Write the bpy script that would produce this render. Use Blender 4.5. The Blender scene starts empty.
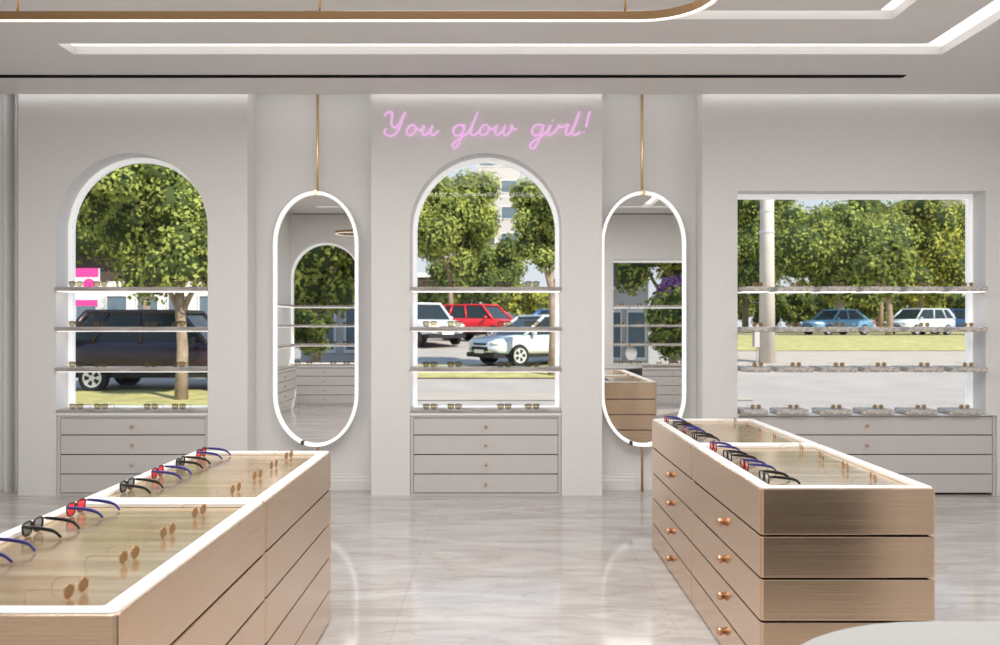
import bpy, bmesh, math, random
from mathutils import Vector, Matrix
random.seed(7)
PI = math.pi
sc = bpy.context.scene
COL = sc.collection
F = 833.0          # focal length in pixels of the 1000 px wide frame
EYE = 1.3

# ------------------------------------------------------------------ helpers
def link(o, parent=None):
    COL.objects.link(o)
    if parent is not None:
        o.parent = parent
    return o

def obj(name, bm, mat, parent=None, smooth=False, bevel=0.0, segs=2):
    me = bpy.data.meshes.new(name)
    bmesh.ops.recalc_face_normals(bm, faces=bm.faces[:])
    bm.to_mesh(me); bm.free()
    if isinstance(mat, (list, tuple)):
        for m in mat: me.materials.append(m)
    else:
        me.materials.append(mat)
    o = bpy.data.objects.new(name, me)
    if smooth:
        me.polygons.foreach_set('use_smooth', [True]*len(me.polygons))
    link(o, parent)
    if bevel:
        b = o.modifiers.new('bevel', 'BEVEL'); b.width = bevel; b.segments = segs
        b.limit_method = 'ANGLE'; b.angle_limit = math.radians(40)
    return o

def tag(o, label=None, cat=None, group=None, kind=None):
    if label: o['label'] = label
    if cat: o['category'] = cat
    if group: o['group'] = group
    if kind: o['kind'] = kind
    return o

def thing(name, label, cat, loc=(0, 0, 0), rz=0.0, group=None):
    o = bpy.data.objects.new(name, None)
    o.empty_display_size = 0.05
    o.location = loc; o.rotation_euler = (0, 0, rz)
    link(o)
    return tag(o, label, cat, group)

def struct(name, bm, mat, **k):
    return tag(obj(name, bm, mat, **k), kind='structure')

KIDS = {}
def dup(root, loc, rz=None, label=None, group=None):
    r = root.copy(); link(r); r.location = loc
    if rz is not None: r.rotation_euler = (0, 0, rz)
    if label: r['label'] = label
    if group: r['group'] = group
    for ch in list(root.children):
        c = ch.copy(); link(c, r)
        for g in list(ch.children):
            d = g.copy(); link(d, c)
    return r

def BM(): return bmesh.new()

def box(bm, x0, x1, y0, y1, z0, z1, mi=0):
    v = [bm.verts.new(p) for p in ((x0,y0,z0),(x1,y0,z0),(x1,y1,z0),(x0,y1,z0),(x0,y0,z1),(x1,y0,z1),(x1,y1,z1),(x0,y1,z1))]
    for q in ((0,3,2,1),(4,5,6,7),(0,1,5,4),(1,2,6,5),(2,3,7,6),(3,0,4,7)):
        f = bm.faces.new([v[i] for i in q]); f.material_index = mi
    return bm

def prism(bm, pts, z0, z1, mi=0):
    """pts: list of (x,y) ccw, extruded in z"""
    a = [bm.verts.new((x, y, z0)) for x, y in pts]; b = [bm.verts.new((x, y, z1)) for x, y in pts]
    n = len(pts)
    bm.faces.new(a[::-1]).material_index = mi; bm.faces.new(b).material_index = mi
    for i in range(n):
        bm.faces.new((a[i], a[(i+1)%n], b[(i+1)%n], b[i])).material_index = mi

def rring(bm, outer, inner, z0, z1):
    """flat ring between two same-length closed loops"""
    n = len(outer)
    L = [[bm.verts.new((x, y, z)) for x, y in loop] for loop, z in ((outer,z0),(outer,z1),(inner,z1),(inner,z0))]
    for i in range(n):
        j = (i+1) % n
        for k in range(4):
            bm.faces.new((L[k][i], L[k][j], L[(k+1)%4][j], L[(k+1)%4][i]))

def roundrect(x0, x1, y0, y1, r, n=6):
    pts = []
    for cx, cy, a0 in ((x1-r,y1-r,0),(x0+r,y1-r,PI/2),(x0+r,y0+r,PI),(x1-r,y0+r,1.5*PI)):
        for i in range(n+1):
            a = a0 + PI/2*i/n
            pts.append((cx+r*math.cos(a), cy+r*math.sin(a)))
    return pts

def tube(bm, path, r, n=8, closed=False, cap=True, flat=1.0):
    path = [Vector(p) for p in path]
    m = len(path); rings = []
    up = Vector((0, 0, 1)); prev = None
    for i, p in enumerate(path):
        if closed: t = path[(i+1)%m]-path[i-1]
        else: t = path[min(i+1,m-1)]-path[max(i-1,0)]
        t.normalize()
        if prev is None:
            ref = up if abs(t.dot(up)) < .9 else Vector((1,0,0))
            a = t.cross(ref).normalized()
        else:
            a = (prev - t*prev.dot(t))
            a = a.normalized() if a.length > 1e-6 else t.orthogonal().normalized()
        prev = a
        b = t.cross(a).normalized()
        rr = r[i] if isinstance(r, (list, tuple)) else r
        rings.append([bm.verts.new(p + a*(math.cos(2*PI*k/n)*rr) + b*(math.sin(2*PI*k/n)*rr*flat)) for k in range(n)])
    for i in range(m if closed else m-1):
        A, B = rings[i], rings[(i+1)%m]
        for k in range(n):
            bm.faces.new((A[k], A[(k+1)%n], B[(k+1)%n], B[k]))
    if cap and not closed:
        bm.faces.new(rings[0][::-1]); bm.faces.new(rings[-1])
    return bm

def lathe(bm, prof, n=16, c=(0,0,0), axis='z'):
    rings = []
    for r, h in prof:
        ring = []
        for k in range(n):
            a = 2*PI*k/n; u, v = r*math.cos(a), r*math.sin(a)
            p = {'z': (u, v, h), 'x': (h, u, v), 'y': (u, h, v)}[axis]
            ring.append(bm.verts.new((p[0]+c[0], p[1]+c[1], p[2]+c[2])))
        rings.append(ring)
    for i in range(len(rings)-1):
        for k in range(n):
            bm.faces.new((rings[i][k], rings[i][(k+1)%n], rings[i+1][(k+1)%n], rings[i+1][k]))
    bm.faces.new(rings[0]); bm.faces.new(rings[-1])
    return bm

def catmull(pts, sub=5, closed=False):
    P = [Vector(p) for p in pts]; n = len(P); out = []
    rng = range(n) if closed else range(n-1)
    for i in rng:
        if closed: p0, p1, p2, p3 = P[i-1], P[i], P[(i+1)%n], P[(i+2)%n]
        else: p0, p1, p2, p3 = P[max(i-1,0)], P[i], P[i+1], P[min(i+2,n-1)]
        for k in range(sub):
            t = k/sub
            out.append(.5*((2*p1)+(p2-p0)*t+(2*p0-5*p1+4*p2-p3)*t*t+(3*p1-p0-3*p2+p3)*t**3))
    if not closed: out.append(P[-1])
    return out

# ------------------------------------------------------------------ materials
MATS = {}
def newmat(name):
    m = bpy.data.materials.new(name); m.use_nodes = True
    nt = m.node_tree; b = nt.nodes['Principled BSDF']
    MATS[name] = m
    return m, nt, b

def pmat(name, col, rough=.5, metal=0.0, emit=None, es=0.0, spec=None, alpha=None, var=0.0, vscale=8.0, coat=0.0):
    m, nt, b = newmat(name)
    b.inputs['Base Color'].default_value = (*col, 1)
    b.inputs['Roughness'].default_value = rough
    b.inputs['Metallic'].default_value = metal
    if spec is not None: b.inputs['Specular IOR Level'].default_value = spec
    if coat: b.inputs['Coat Weight'].default_value = coat
    if emit:
        b.inputs['Emission Color'].default_value = (*emit, 1); b.inputs['Emission Strength'].default_value = es
    if var:
        tc = nt.nodes.new('ShaderNodeTexCoord'); nz = nt.nodes.new('ShaderNodeTexNoise')
        nz.inputs['Scale'].default_value = vscale; nz.inputs['Detail'].default_value = 4
        nt.links.new(tc.outputs['Object'], nz.inputs['Vector'])
        rp = nt.nodes.new('ShaderNodeValToRGB')
        rp.color_ramp.elements[0].position = .3; rp.color_ramp.elements[1].position = .7
        rp.color_ramp.elements[0].color = (*[c*(1-var) for c in col], 1)
        rp.color_ramp.elements[1].color = (*[min(1, c*(1+var)) for c in col], 1)
        nt.links.new(nz.outputs['Fac'], rp.inputs['Fac']); nt.links.new(rp.outputs['Color'], b.inputs['Base Color'])
    return m

def streak(name, cols, scale3, rough=(.25, .5), metal=0.0, bump=0.0, detail=4, ramp=(.3, .7), spec=None, distort=0.0):
    """noise stretched along an axis: brushed metal, wood-like stone"""
    m, nt, b = newmat(name)
    tc = nt.nodes.new('ShaderNodeTexCoord'); mp = nt.nodes.new('ShaderNodeMapping'); nz = nt.nodes.new('ShaderNodeTexNoise')
    mp.inputs['Scale'].default_value = scale3
    nz.inputs['Scale'].default_value = 1.0; nz.inputs['Detail'].default_value = detail; nz.inputs['Distortion'].default_value = distort
    nt.links.new(tc.outputs['Object'], mp.inputs['Vector']); nt.links.new(mp.outputs['Vector'], nz.inputs['Vector'])
    rp = nt.nodes.new('ShaderNodeValToRGB'); e = rp.color_ramp.elements
    e[0].position, e[1].position = ramp
    e[0].color = (*cols[0], 1); e[1].color = (*cols[1], 1)
    nt.links.new(nz.outputs['Fac'], rp.inputs['Fac']); nt.links.new(rp.outputs['Color'], b.inputs['Base Color'])
    mr = nt.nodes.new('ShaderNodeMapRange'); mr.inputs['To Min'].default_value, mr.inputs['To Max'].default_value = rough
    nt.links.new(nz.outputs['Fac'], mr.inputs['Value']); nt.links.new(mr.outputs['Result'], b.inputs['Roughness'])
    b.inputs['Metallic'].default_value = metal
    if spec is not None: b.inputs['Specular IOR Level'].default_value = spec
    if bump:
        bp = nt.nodes.new('ShaderNodeBump'); bp.inputs['Strength'].default_value = bump; bp.inputs['Distance'].default_value = .002
        nt.links.new(nz.outputs['Fac'], bp.inputs['Height']); nt.links.new(bp.outputs['Normal'], b.inputs['Normal'])
    return m

def emitmat(name, col, s):
    m, nt, b = newmat(name)
    b.inputs['Base Color'].default_value = (*[min(1, c) for c in col], 1)
    b.inputs['Roughness'].default_value = .5
    b.inputs['Emission Color'].default_value = (*col, 1); b.inputs['Emission Strength'].default_value = s
    return m

def glassmat(name, tint, ior=1.45, gloss=1.0, body=None, bodyfac=0.0, rough=0.0):
    """thin sheet: transparent tint + fresnel reflection (+ some coloured body)"""
    m, nt, b = newmat(name); nt.nodes.remove(b)
    out = nt.nodes['Material Output']
    tr = nt.nodes.new('ShaderNodeBsdfTransparent'); tr.inputs['Color'].default_value = (*tint, 1)
    gl = nt.nodes.new('ShaderNodeBsdfGlossy'); gl.inputs['Roughness'].default_value = rough; gl.inputs['Color'].default_value = (gloss, gloss, gloss, 1)
    f0 = ((ior-1)/(ior+1))**2
    ge = nt.nodes.new('ShaderNodeNewGeometry'); dt = nt.nodes.new('ShaderNodeVectorMath'); dt.operation = 'DOT_PRODUCT'
    nt.links.new(ge.outputs['Normal'], dt.inputs[0]); nt.links.new(ge.outputs['Incoming'], dt.inputs[1])
    def mth(op, a, b=None):
        n = nt.nodes.new('ShaderNodeMath'); n.operation = op
        for i, v in enumerate((a, b)):
            if v is None: continue
            if isinstance(v, (int, float)): n.inputs[i].default_value = v
            else: nt.links.new(v, n.inputs[i])
        return n.outputs[0]
    k = mth('POWER', mth('SUBTRACT', 1.0, mth('ABSOLUTE', dt.outputs['Value'])), 5.0)
    fac = mth('ADD', mth('MULTIPLY', k, 1-f0), f0)
    mx = nt.nodes.new('ShaderNodeMixShader')
    nt.links.new(fac, mx.inputs['Fac']); nt.links.new(gl.outputs['BSDF'], mx.inputs[2])
    if body:
        df = nt.nodes.new('ShaderNodeBsdfDiffuse'); df.inputs['Color'].default_value = (*body, 1)
        m2 = nt.nodes.new('ShaderNodeMixShader'); m2.inputs['Fac'].default_value = bodyfac
        nt.links.new(tr.outputs['BSDF'], m2.inputs[1]); nt.links.new(df.outputs['BSDF'], m2.inputs[2])
        nt.links.new(m2.outputs['Shader'], mx.inputs[1])
    else:
        nt.links.new(tr.outputs['BSDF'], mx.inputs[1])
    nt.links.new(mx.outputs['Shader'], out.inputs['Surface'])
    return m

M_wall = pmat('wall_paint', (.765, .752, .738), .6, var=.02, vscale=60)
M_ceil = pmat('ceiling_paint', (.74, .72, .71), .36, spec=.5)
M_white = pmat('white_lacquer', (.86, .86, .86), .4)
M_led = emitmat('led_white', (1, .99, .97), 1.0)
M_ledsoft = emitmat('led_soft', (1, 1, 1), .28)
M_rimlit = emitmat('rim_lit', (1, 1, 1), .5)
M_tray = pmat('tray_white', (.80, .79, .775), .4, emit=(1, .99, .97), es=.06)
M_cab = pmat('cabinet_greige', (.60, .575, .56), .45)
M_dark = pmat('shadow_gap', (.02, .017, .015), .7)
M_black = pmat('black_metal', (.003, .003, .003), .9, spec=.1)
M_brass = pmat('polished_brass', (.80, .56, .30), .22, metal=1)
M_bronze = pmat('ring_bronze', (.12, .066, .024), .6, metal=.6)
M_knob = pmat('copper_knob', (.66, .42, .28), .4, metal=1)
M_brush = streak('brushed_brass', ((.74, .545, .385), (.80, .60, .43)), (.8, .8, 260), (.17, .26), 1.0, bump=.25, detail=3)
for _n in [M_brush.node_tree]:
    _b = _n.nodes['Principled BSDF']; _t = _n.nodes.new('ShaderNodeTangent'); _t.direction_type = 'RADIAL'; _t.axis = 'Z'
    _n.links.new(_t.outputs['Tangent'], _b.inputs['Tangent']); _b.inputs['Anisotropic'].default_value = .85; _b.inputs['Anisotropic Rotation'].default_value = .25
M_traybase = streak('tray_brass', ((.50, .345, .19), (.76, .61, .41)), (1.6, 30, 2), (.12, .22), .7, bump=.05)
M_stone = streak('shelf_stone', ((.23, .20, .18), (.52, .48, .45)), (5, 5, 40), (.4, .5), distort=.6)
M_marble = streak('slab_marble', ((.22, .19, .17), (.66, .62, .58)), (22, 22, 40), (.35, .5), distort=1.5, ramp=(.32, .6))
M_pole = pmat('concrete_pole', (.62, .57, .51), .8, var=.12, vscale=1.2)
M_mirror = pmat('mirror_silver', (.90, .905, .90), .0, metal=1)
M_pane = glassmat('window_glass', (.97, .98, .97), 1.22)
M_neon = pmat('neon_pink', (.35, .12, .32), .5, emit=(.76, .50, .74), es=.82)
M_table = pmat('table_white', (.40, .395, .385), .5)
# eyewear
M_fblack = pmat('frame_black', (.008, .008, .009), .25)
M_fnavy = pmat('frame_navy', (.03, .032, .22), .3)
M_lred = glassmat('lens_red', (.85, .02, .05), 1.5, body=(.75, .01, .03), bodyfac=.45)
M_lclear = glassmat('lens_clear', (.86, .87, .87), 1.5)
M_lsmoke = glassmat('lens_smoke', (.25, .25, .25), 1.5, body=(.06, .06, .06), bodyfac=.3)
M_lamber = glassmat('lens_amber', (.55, .46, .27), 1.45, body=(.16, .13, .07), bodyfac=.3)
M_lgold = glassmat('lens_bronze', (.45, .30, .17), 1.45, body=(.28, .165, .085), bodyfac=.7)
M_lbrown = glassmat('lens_brown', (.45, .33, .18), 1.5, body=(.26, .18, .09), bodyfac=.65)
M_gold = pmat('frame_gold', (.50, .34, .19), .35, metal=1)

def floor_mat():
    m, nt, b = newmat('marble_floor'); N = nt.nodes; L = nt.links
    tc = N.new('ShaderNodeTexCoord')
    mp = N.new('ShaderNodeMapping'); mp.inputs['Scale'].default_value = (.55, 2.1, 1); mp.inputs['Rotation'].default_value = (0, 0, .22)
    L.new(tc.outputs['Object'], mp.inputs['Vector'])
    n1 = N.new('ShaderNodeTexNoise'); n1.inputs['Scale'].default_value = 2.2; n1.inputs['Detail'].default_value = 9; n1.inputs['Roughness'].default_value = .62; n1.inputs['Distortion'].default_value = 1.6
    L.new(mp.outputs['Vector'], n1.inputs['Vector'])
    r1 = N.new('ShaderNodeValToRGB'); e = r1.color_ramp.elements
    e[0].position = .30; e[0].color = (.40, .365, .345, 1); e[1].position = .66; e[1].color = (.55, .525, .51, 1)
    L.new(n1.outputs['Fac'], r1.inputs['Fac'])
    # thin veins
    n2 = N.new('ShaderNodeTexNoise'); n2.inputs['Scale'].default_value = 1.3; n2.inputs['Detail'].default_value = 6; n2.inputs['Distortion'].default_value = 2.2
    L.new(mp.outputs['Vector'], n2.inputs['Vector'])
    s = N.new('ShaderNodeMath'); s.operation = 'SUBTRACT'; s.inputs[1].default_value = .5; L.new(n2.outputs['Fac'], s.inputs[0])
    ab = N.new('ShaderNodeMath'); ab.operation = 'ABSOLUTE'; L.new(s.outputs[0], ab.inputs[0])
    r2 = N.new('ShaderNodeValToRGB'); e = r2.color_ramp.elements
    e[0].position = 0; e[0].color = (.86, .81, .77, 1); e[1].position = .022; e[1].color = (1, 1, 1, 1)
    L.new(ab.outputs[0], r2.inputs['Fac'])
    mx = N.new('ShaderNodeMix'); mx.data_type = 'RGBA'; mx.blend_type = 'MULTIPLY'; mx.inputs['Factor'].default_value = .8
    L.new(r1.outputs['Color'], mx.inputs['A']); L.new(r2.outputs['Color'], mx.inputs['B'])
    # tile joints
    br = N.new('ShaderNodeTexBrick'); br.offset = 0; br.inputs['Scale'].default_value = 1
    br.inputs['Brick Width'].default_value = 1.2; br.inputs['Row Height'].default_value = 1.2; br.inputs['Mortar Size'].default_value = .0022
    br.inputs['Color1'].default_value = br.inputs['Color2'].default_value = (1, 1, 1, 1); br.inputs['Mortar'].default_value = (.86, .85, .84, 1)
    mpb = N.new('ShaderNodeMapping'); mpb.inputs['Location'].default_value = (.45, .3, 0)
    L.new(tc.outputs['Object'], mpb.inputs['Vector']); L.new(mpb.outputs['Vector'], br.inputs['Vector'])
    m2 = N.new('ShaderNodeMix'); m2.data_type = 'RGBA'; m2.blend_type = 'MULTIPLY'; m2.inputs['Factor'].default_value = 1
    L.new(mx.outputs['Result'], m2.inputs['A']); L.new(br.outputs['Color'], m2.inputs['B'])
    L.new(m2.outputs['Result'], b.inputs['Base Color'])
    b.inputs['Roughness'].default_value = .09; b.inputs['Specular IOR Level'].default_value = .5
    return m
M_floor = floor_mat()

def leafmat(name, dark, light, sc_=1.4):
    m, nt, b = newmat(name); nt.nodes.remove(b); N = nt.nodes; L = nt.links
    tc = N.new('ShaderNodeTexCoord'); nz = N.new('ShaderNodeTexNoise'); nz.inputs['Scale'].default_value = sc_; nz.inputs['Detail'].default_value = 6; nz.inputs['Roughness'].default_value = .7
    L.new(tc.outputs['Object'], nz.inputs['Vector'])
    rp = N.new('ShaderNodeValToRGB'); e = rp.color_ramp.elements
    e[0].position = .36; e[0].color = (*dark, 1); e[1].position = .66; e[1].color = (*light, 1)
    L.new(nz.outputs['Fac'], rp.inputs['Fac'])
    d = N.new('ShaderNodeBsdfDiffuse'); t = N.new('ShaderNodeBsdfTranslucent'); mx = N.new('ShaderNodeMixShader'); mx.inputs['Fac'].default_value = .40
    L.new(rp.outputs['Color'], d.inputs['Color']); L.new(rp.outputs['Color'], t.inputs['Color'])
    L.new(d.outputs['BSDF'], mx.inputs[1]); L.new(t.outputs['BSDF'], mx.inputs[2]); L.new(mx.outputs['Shader'], N['Material Output'].inputs['Surface'])
    return m
M_leaf = leafmat('leaf_green', (.05, .085, .01), (.66, .72, .21))
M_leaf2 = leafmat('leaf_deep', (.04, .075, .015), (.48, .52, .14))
M_leaf3 = leafmat('leaf_yellow', (.10, .12, .012), (.74, .74, .18))
M_purple = leafmat('blossom_purple', (.22, .06, .22), (.62, .30, .60))
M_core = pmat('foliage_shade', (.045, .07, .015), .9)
M_bark = pmat('tree_bark', (.30, .23, .17), .9, var=.3, vscale=6)
M_asphalt = pmat('asphalt_pale', (.40, .36, .33), .9, var=.08, vscale=.8)
M_walk = pmat('pavement', (.44, .385, .33), .9, var=.06, vscale=1.5)
M_grass = pmat('lawn', (.43, .39, .15), .95, var=.25, vscale=2.5)
M_tyre = pmat('tyre_rubber', (.015, .015, .016), .8)
M_rim = pmat('alloy_rim', (.75, .75, .76), .35, metal=.6)
M_cglass = pmat('car_glass', (.02, .03, .035), .12, spec=.35)
M_lamp = pmat('headlamp', (.85, .86, .88), .15)
M_tail = pmat('tail_lamp', (.75, .08, .03), .3)
M_bfac = pmat('facade_white', (.72, .70, .67), .85)
M_bgrey = pmat('facade_grey', (.50, .47, .46), .85)
M_bbrown = pmat('facade_brown', (.07, .045, .04), .8)
M_bwin = pmat('building_glass', (.12, .17, .21), .15)
M_pink = pmat('sign_pink', (.62, .05, .28), .5)
M_signw = pmat('sign_white', (.85, .82, .82), .5)

# ------------------------------------------------------------------ the room
WY = 6.26      # front plane of wall panels
RY = 6.48      # recessed wall plane
OY = -0.40     # opposite wall plane
ARCH_C = {'A': -2.767, 'B': -0.107}
AR = 0.57
SPRING = 1.3 + (322-230)/133.0 + .012     # 1.99
XL, XR = -4.15, 4.3
SILL = .645

def plate_xz(holes, x0, x1, z0, z1, y0, y1, seg=28):
    """wall between planes y0..y1 with openings; holes: list of ('arch',cx,r,zbot,zspring) or ('rect',xa,xb,za,zb)"""
    bm = BM(); faces = []
    def quad(a, b, c, d):
        faces.append(bm.faces.new([bm.verts.new((p[0], y0, p[1])) for p in (a, b, c, d)]))
    spans = sorted([(h[1]-h[2], h[1]+h[2], h) if h[0] == 'arch' else (h[1], h[2], h) for h in holes])
    x = x0
    for a, b, h in spans:
        if a > x+1e-6: quad((x, z0), (a, z0), (a, z1), (x, z1))
        if h[0] == 'rect':
            if h[3] > z0+1e-6: quad((a, z0), (b, z0), (b, h[3]), (a, h[3]))
            if h[4] < z1-1e-6: quad((a, h[4]), (b, h[4]), (b, z1), (a, z1))
        else:
            if h[3] > z0+1e-6: quad((a, z0), (b, z0), (b, h[3]), (a, h[3]))
            P = [(h[1]-h[2]*math.cos(PI*i/seg), h[4]+h[2]*math.sin(PI*i/seg)) for i in range(seg+1)]
            for i in range(seg):
                quad(P[i], P[i+1], (P[i+1][0], z1), (P[i][0], z1))
        x = b
    if x < x1-1e-6: quad((x, z0), (x1, z0), (x1, z1), (x, z1))
    bmesh.ops.remove_doubles(bm, verts=bm.verts[:], dist=1e-5)
    ret = bmesh.ops.extrude_face_region(bm, geom=bm.faces[:])
    for v in [g for g in ret['geom'] if isinstance(g, bmesh.types.BMVert)]: v.co.y = y1
    return bm

ZT = 3.3
CX0, CX1, CZ0, CZ1 = 1.785, 3.65, .61, 2.289
CXC = 3.735   # right end of the wide cabinet
struct('floor', box(BM(), XL, XR, OY-.25, RY+.12, -.05, 0), M_floor)
# main recessed wall with three openings
wb = plate_xz([('arch', ARCH_C['A'], AR+.08, SILL, SPRING), ('arch', ARCH_C['B'], AR+.08, SILL, SPRING), ('rect', CX0-.05, CX1+.10, CZ0, CZ1+.08)], XL, XR, 0, ZT, RY, RY+.12)
struct('wall_back', wb, M_wall)
for x0, x1, hs in ((-3.62, -1.898, [('arch', ARCH_C['A'], AR, 0, SPRING)]), (-.968, .767, [('arch', ARCH_C['B'], AR, 0, SPRING)])):
    struct('wall_panel', plate_xz(hs, x0, x1, 0, ZT, WY, RY-.001), M_wall)
struct('wall_panel', plate_xz([('rect', CX0, CXC, 0, CZ0)], 1.523, XR, 0, CZ0, WY, RY-.001), M_wall)
struct('wall_panel', plate_xz([('rect', CX0, CX1, CZ0, CZ1)], 1.523, XR, CZ0, ZT, WY, RY-.001), M_wall)
# opposite wall, behind the camera, with the same three openings
wo = plate_xz([('arch', ARCH_C['A'], AR, 0, SPRING), ('arch', ARCH_C['B'], AR, 0, SPRING), ('rect', CX0, CX1, 0, CZ1)], XL, XR, 0, ZT, OY-.21, OY)
struct('wall_front', wo, M_wall)
ws = plate_xz([('arch', ARCH_C['A'], AR-.02, SILL, SPRING), ('arch', ARCH_C['B'], AR-.02, SILL, SPRING), ('rect', CX0+.02, CX1-.02, CZ0, CZ1-.02)], XL, XR, 0, ZT, OY-.30, OY-.211)
struct('wall_front_outer', ws, M_wall)
struct('wall_left', box(BM(), XL-.15, XL, OY-.3, RY+.12, 0, ZT), M_wall)
struct('wall_right', box(BM(), XR, XR+.15, OY-.3, RY+.12, 0, ZT), M_wall)
struct('wall_left_pier', box(BM(), XL, -3.30, OY, 2.6, 0, 2.999), M_wall)
struct('roof_and_sunshade', box(BM(), XL-.4, XR+.4, OY-2.3, RY+.3, ZT, ZT+.2), M_wall)  # roof; its unseen overhang behind the camera is added to keep sun out

# ceiling with two recessed light channels
CEZ, CEY = 3.0, 6.205
G1 = [(-2.70, 2.80, 5.08, 5.28), (2.61, 2.80, .55, 5.28), (-2.70, 2.80, .42, .55)]
G2 = [(-.90, 2.20, 4.54, 4.67), (2.07, 2.20, .55, 4.67)]
def in_groove(x, y):
    return any(a < x < b and c < y < d for a, b, c, d in G1+G2)
xs = sorted({XL, XR} | {v for g in G1+G2 for v in g[:2]}); ys = sorted({OY, CEY} | {v for g in G1+G2 for v in g[2:]})
bm = BM()
for i in range(len(xs)-1):
    for j in range(len(ys)-1):
        if not in_groove((xs[i]+xs[i+1])/2, (ys[j]+ys[j+1])/2):
            bm.faces.new([bm.verts.new((x, y, CEZ)) for x, y in ((xs[i],ys[j]),(xs[i],ys[j+1]),(xs[i+1],ys[j+1]),(xs[i+1],ys[j]))])
bmesh.ops.remove_doubles(bm, verts=bm.verts[:], dist=1e-5)
ret = bmesh.ops.extrude_face_region(bm, geom=bm.faces[:])
for v in [g for g in ret['geom'] if isinstance(g, bmesh.types.BMVert)]: v.co.z = CEZ+.05
struct('ceiling', bm, M_ceil)
for k, (gs, lab) in enumerate(((G1, 'wide L-shaped white light channel recessed in the ceiling nearer the back wall'), (G2, 'shorter L-shaped white light channel recessed in the ceiling above the bronze pendant'))):
    t = thing('ceiling_light', lab, 'ceiling light', (0, 0, CEZ), 0, 'recessed ceiling light channels')
    a = gs[0]; b_ = gs[1]; bm = BM()
    zz = .052
    box(bm, a[0], a[1], a[2], a[3], zz, zz+.01); box(bm, b_[0], b_[1], b_[2], a[2], zz, zz+.01)
    for c_ in gs[2:]: box(bm, c_[0], c_[1], c_[2], c_[3], zz, zz+.01)
    obj('diffuser', bm, M_led, t)
# wall-washer slot between ceiling and wall
t = thing('wall_washer_light', 'hidden white strip light in the gap where ceiling meets the back wall', 'strip light', (0, 0, 0))
obj('diffuser', box(BM(), XL+.1, XR-.1, 6.175, 6.215, 3.10, 3.11), emitmat('led_wash', (1, 1, 1), 4.5), t)
t = thing('track_light_rail', 'thin black track rail running along the ceiling before the back wall', 'track rail', (0, 5.745, 2.994))
obj('rail', box(BM(), -4.1, 2.775, -.026, .026, 0, .006), M_black, t)
obj('end_cap', box(BM(), 2.775, 2.79, -.025, .025, .001, .006), M_black, t)
t = thing('track_light_rail', 'thin dark ceiling rail seen at the top of both oval mirror reflections', 'track rail', (0, OY+.09, 2.994))
obj('rail', box(BM(), -3.25, 4.2, -.03, .03, 0, .006), M_black, t)

# trims
def baseboard(name, x0, x1):
    bm = BM()
    prof = [(0, 0), (.022, 0), (.022, .075), (.016, .08), (.016, .10), (.008, .105), (.008, .122), (0, .125)]
    a = [bm.verts.new((x0, RY-.001-u, v)) for u, v in prof]; b = [bm.verts.new((x1, RY-.001-u, v)) for u, v in prof]
    n = len(prof)
    bm.faces.new(a); bm.faces.new(b[::-1])
    for i in range(n): bm.faces.new((a[i], b[i], b[(i+1)%n], a[(i+1)%n]))
    struct(name, bm, M_wall)
baseboard('baseboard_left', -1.897, -.969); baseboard('baseboard_right', .768, 1.522)
for k, x in enumerate((-3.675, -3.735, -3.80, -3.90)):
    bm = BM(); n = 10
    w = (.045, .03, .045, .10)[k]; d = (.10, .05, .09, .02)[k]
    prism(bm, [(x-w/2, RY-.001), ] + [(x - w/2*math.cos(PI*i/n), RY-.001-d*.4-d*.6*math.sin(PI*i/n)) for i in range(n+1)] + [(x+w/2, RY-.001)], 0, ZT-.01)
    struct('trim_%d' % (k+1), bm, M_wall)

# windows: frame + pane
def arch_loop(cx, r, zb, zs, n=28):
    return [(cx-r, zb), (cx+r, zb)] + [(cx+r*math.cos(PI*i/n), zs+r*math.sin(PI*i/n)) for i in range(n+1)]
def window_arch(idx, cx, y, dirn):
    t = bpy.data.objects.new('window_%d' % idx, None); link(t); t['kind'] = 'structure'
    bm = BM()
    o = arch_loop(cx, AR-.005, SILL, SPRING); i_ = arch_loop(cx, AR-.036, SILL+.01, SPRING)
    o[0] = (cx-AR+.005, SILL); 
    rring(bm, [(a, b) for a, b in o], [(a, b) for a, b in i_], 0, .05)
    for v in bm.verts: v.co = (v.co.x, y+dirn*v.co.z, v.co.y)
    obj('window_frame', bm, M_ledsoft, t)
    bm = BM(); bm.faces.new([bm.verts.new((a, y+dirn*.02, b)) for a, b in arch_loop(cx, AR-.034, SILL+.005, SPRING)])
    obj('pane', bm, M_pane, t)
def window_rect(idx, y, dirn):
    t = bpy.data.objects.new('window_%d' % idx, None); link(t); t['kind'] = 'structure'
    bm = BM()
    o = [(CX0+.001, CZ0), (CX1-.001, CZ0), (CX1-.001, CZ1-.001), (CX0+.001, CZ1-.001)]; i_ = [(CX0+.005, CZ0+.01), (CX1-.032, CZ0+.01), (CX1-.032, CZ1-.034), (CX0+.005, CZ1-.034)]
    rring(bm, o, i_, 0, .05)
    for v in bm.verts: v.co = (v.co.x, y+dirn*v.co.z, v.co.y)
    obj('window_frame', bm, M_ledsoft, t)
    bm = BM(); bm.faces.new([bm.verts.new((a, y+dirn*.02, b)) for a, b in i_])
    obj('pane', bm, M_pane, t)
window_arch(1, ARCH_C['A'], RY-.052, 1); window_arch(2, ARCH_C['B'], RY-.052, 1); window_rect(3, RY-.052, 1)
window_arch(4, ARCH_C['A'], OY-.159, -1); window_arch(5, ARCH_C['B'], OY-.159, -1); window_rect(6, OY-.159, -1)

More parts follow.
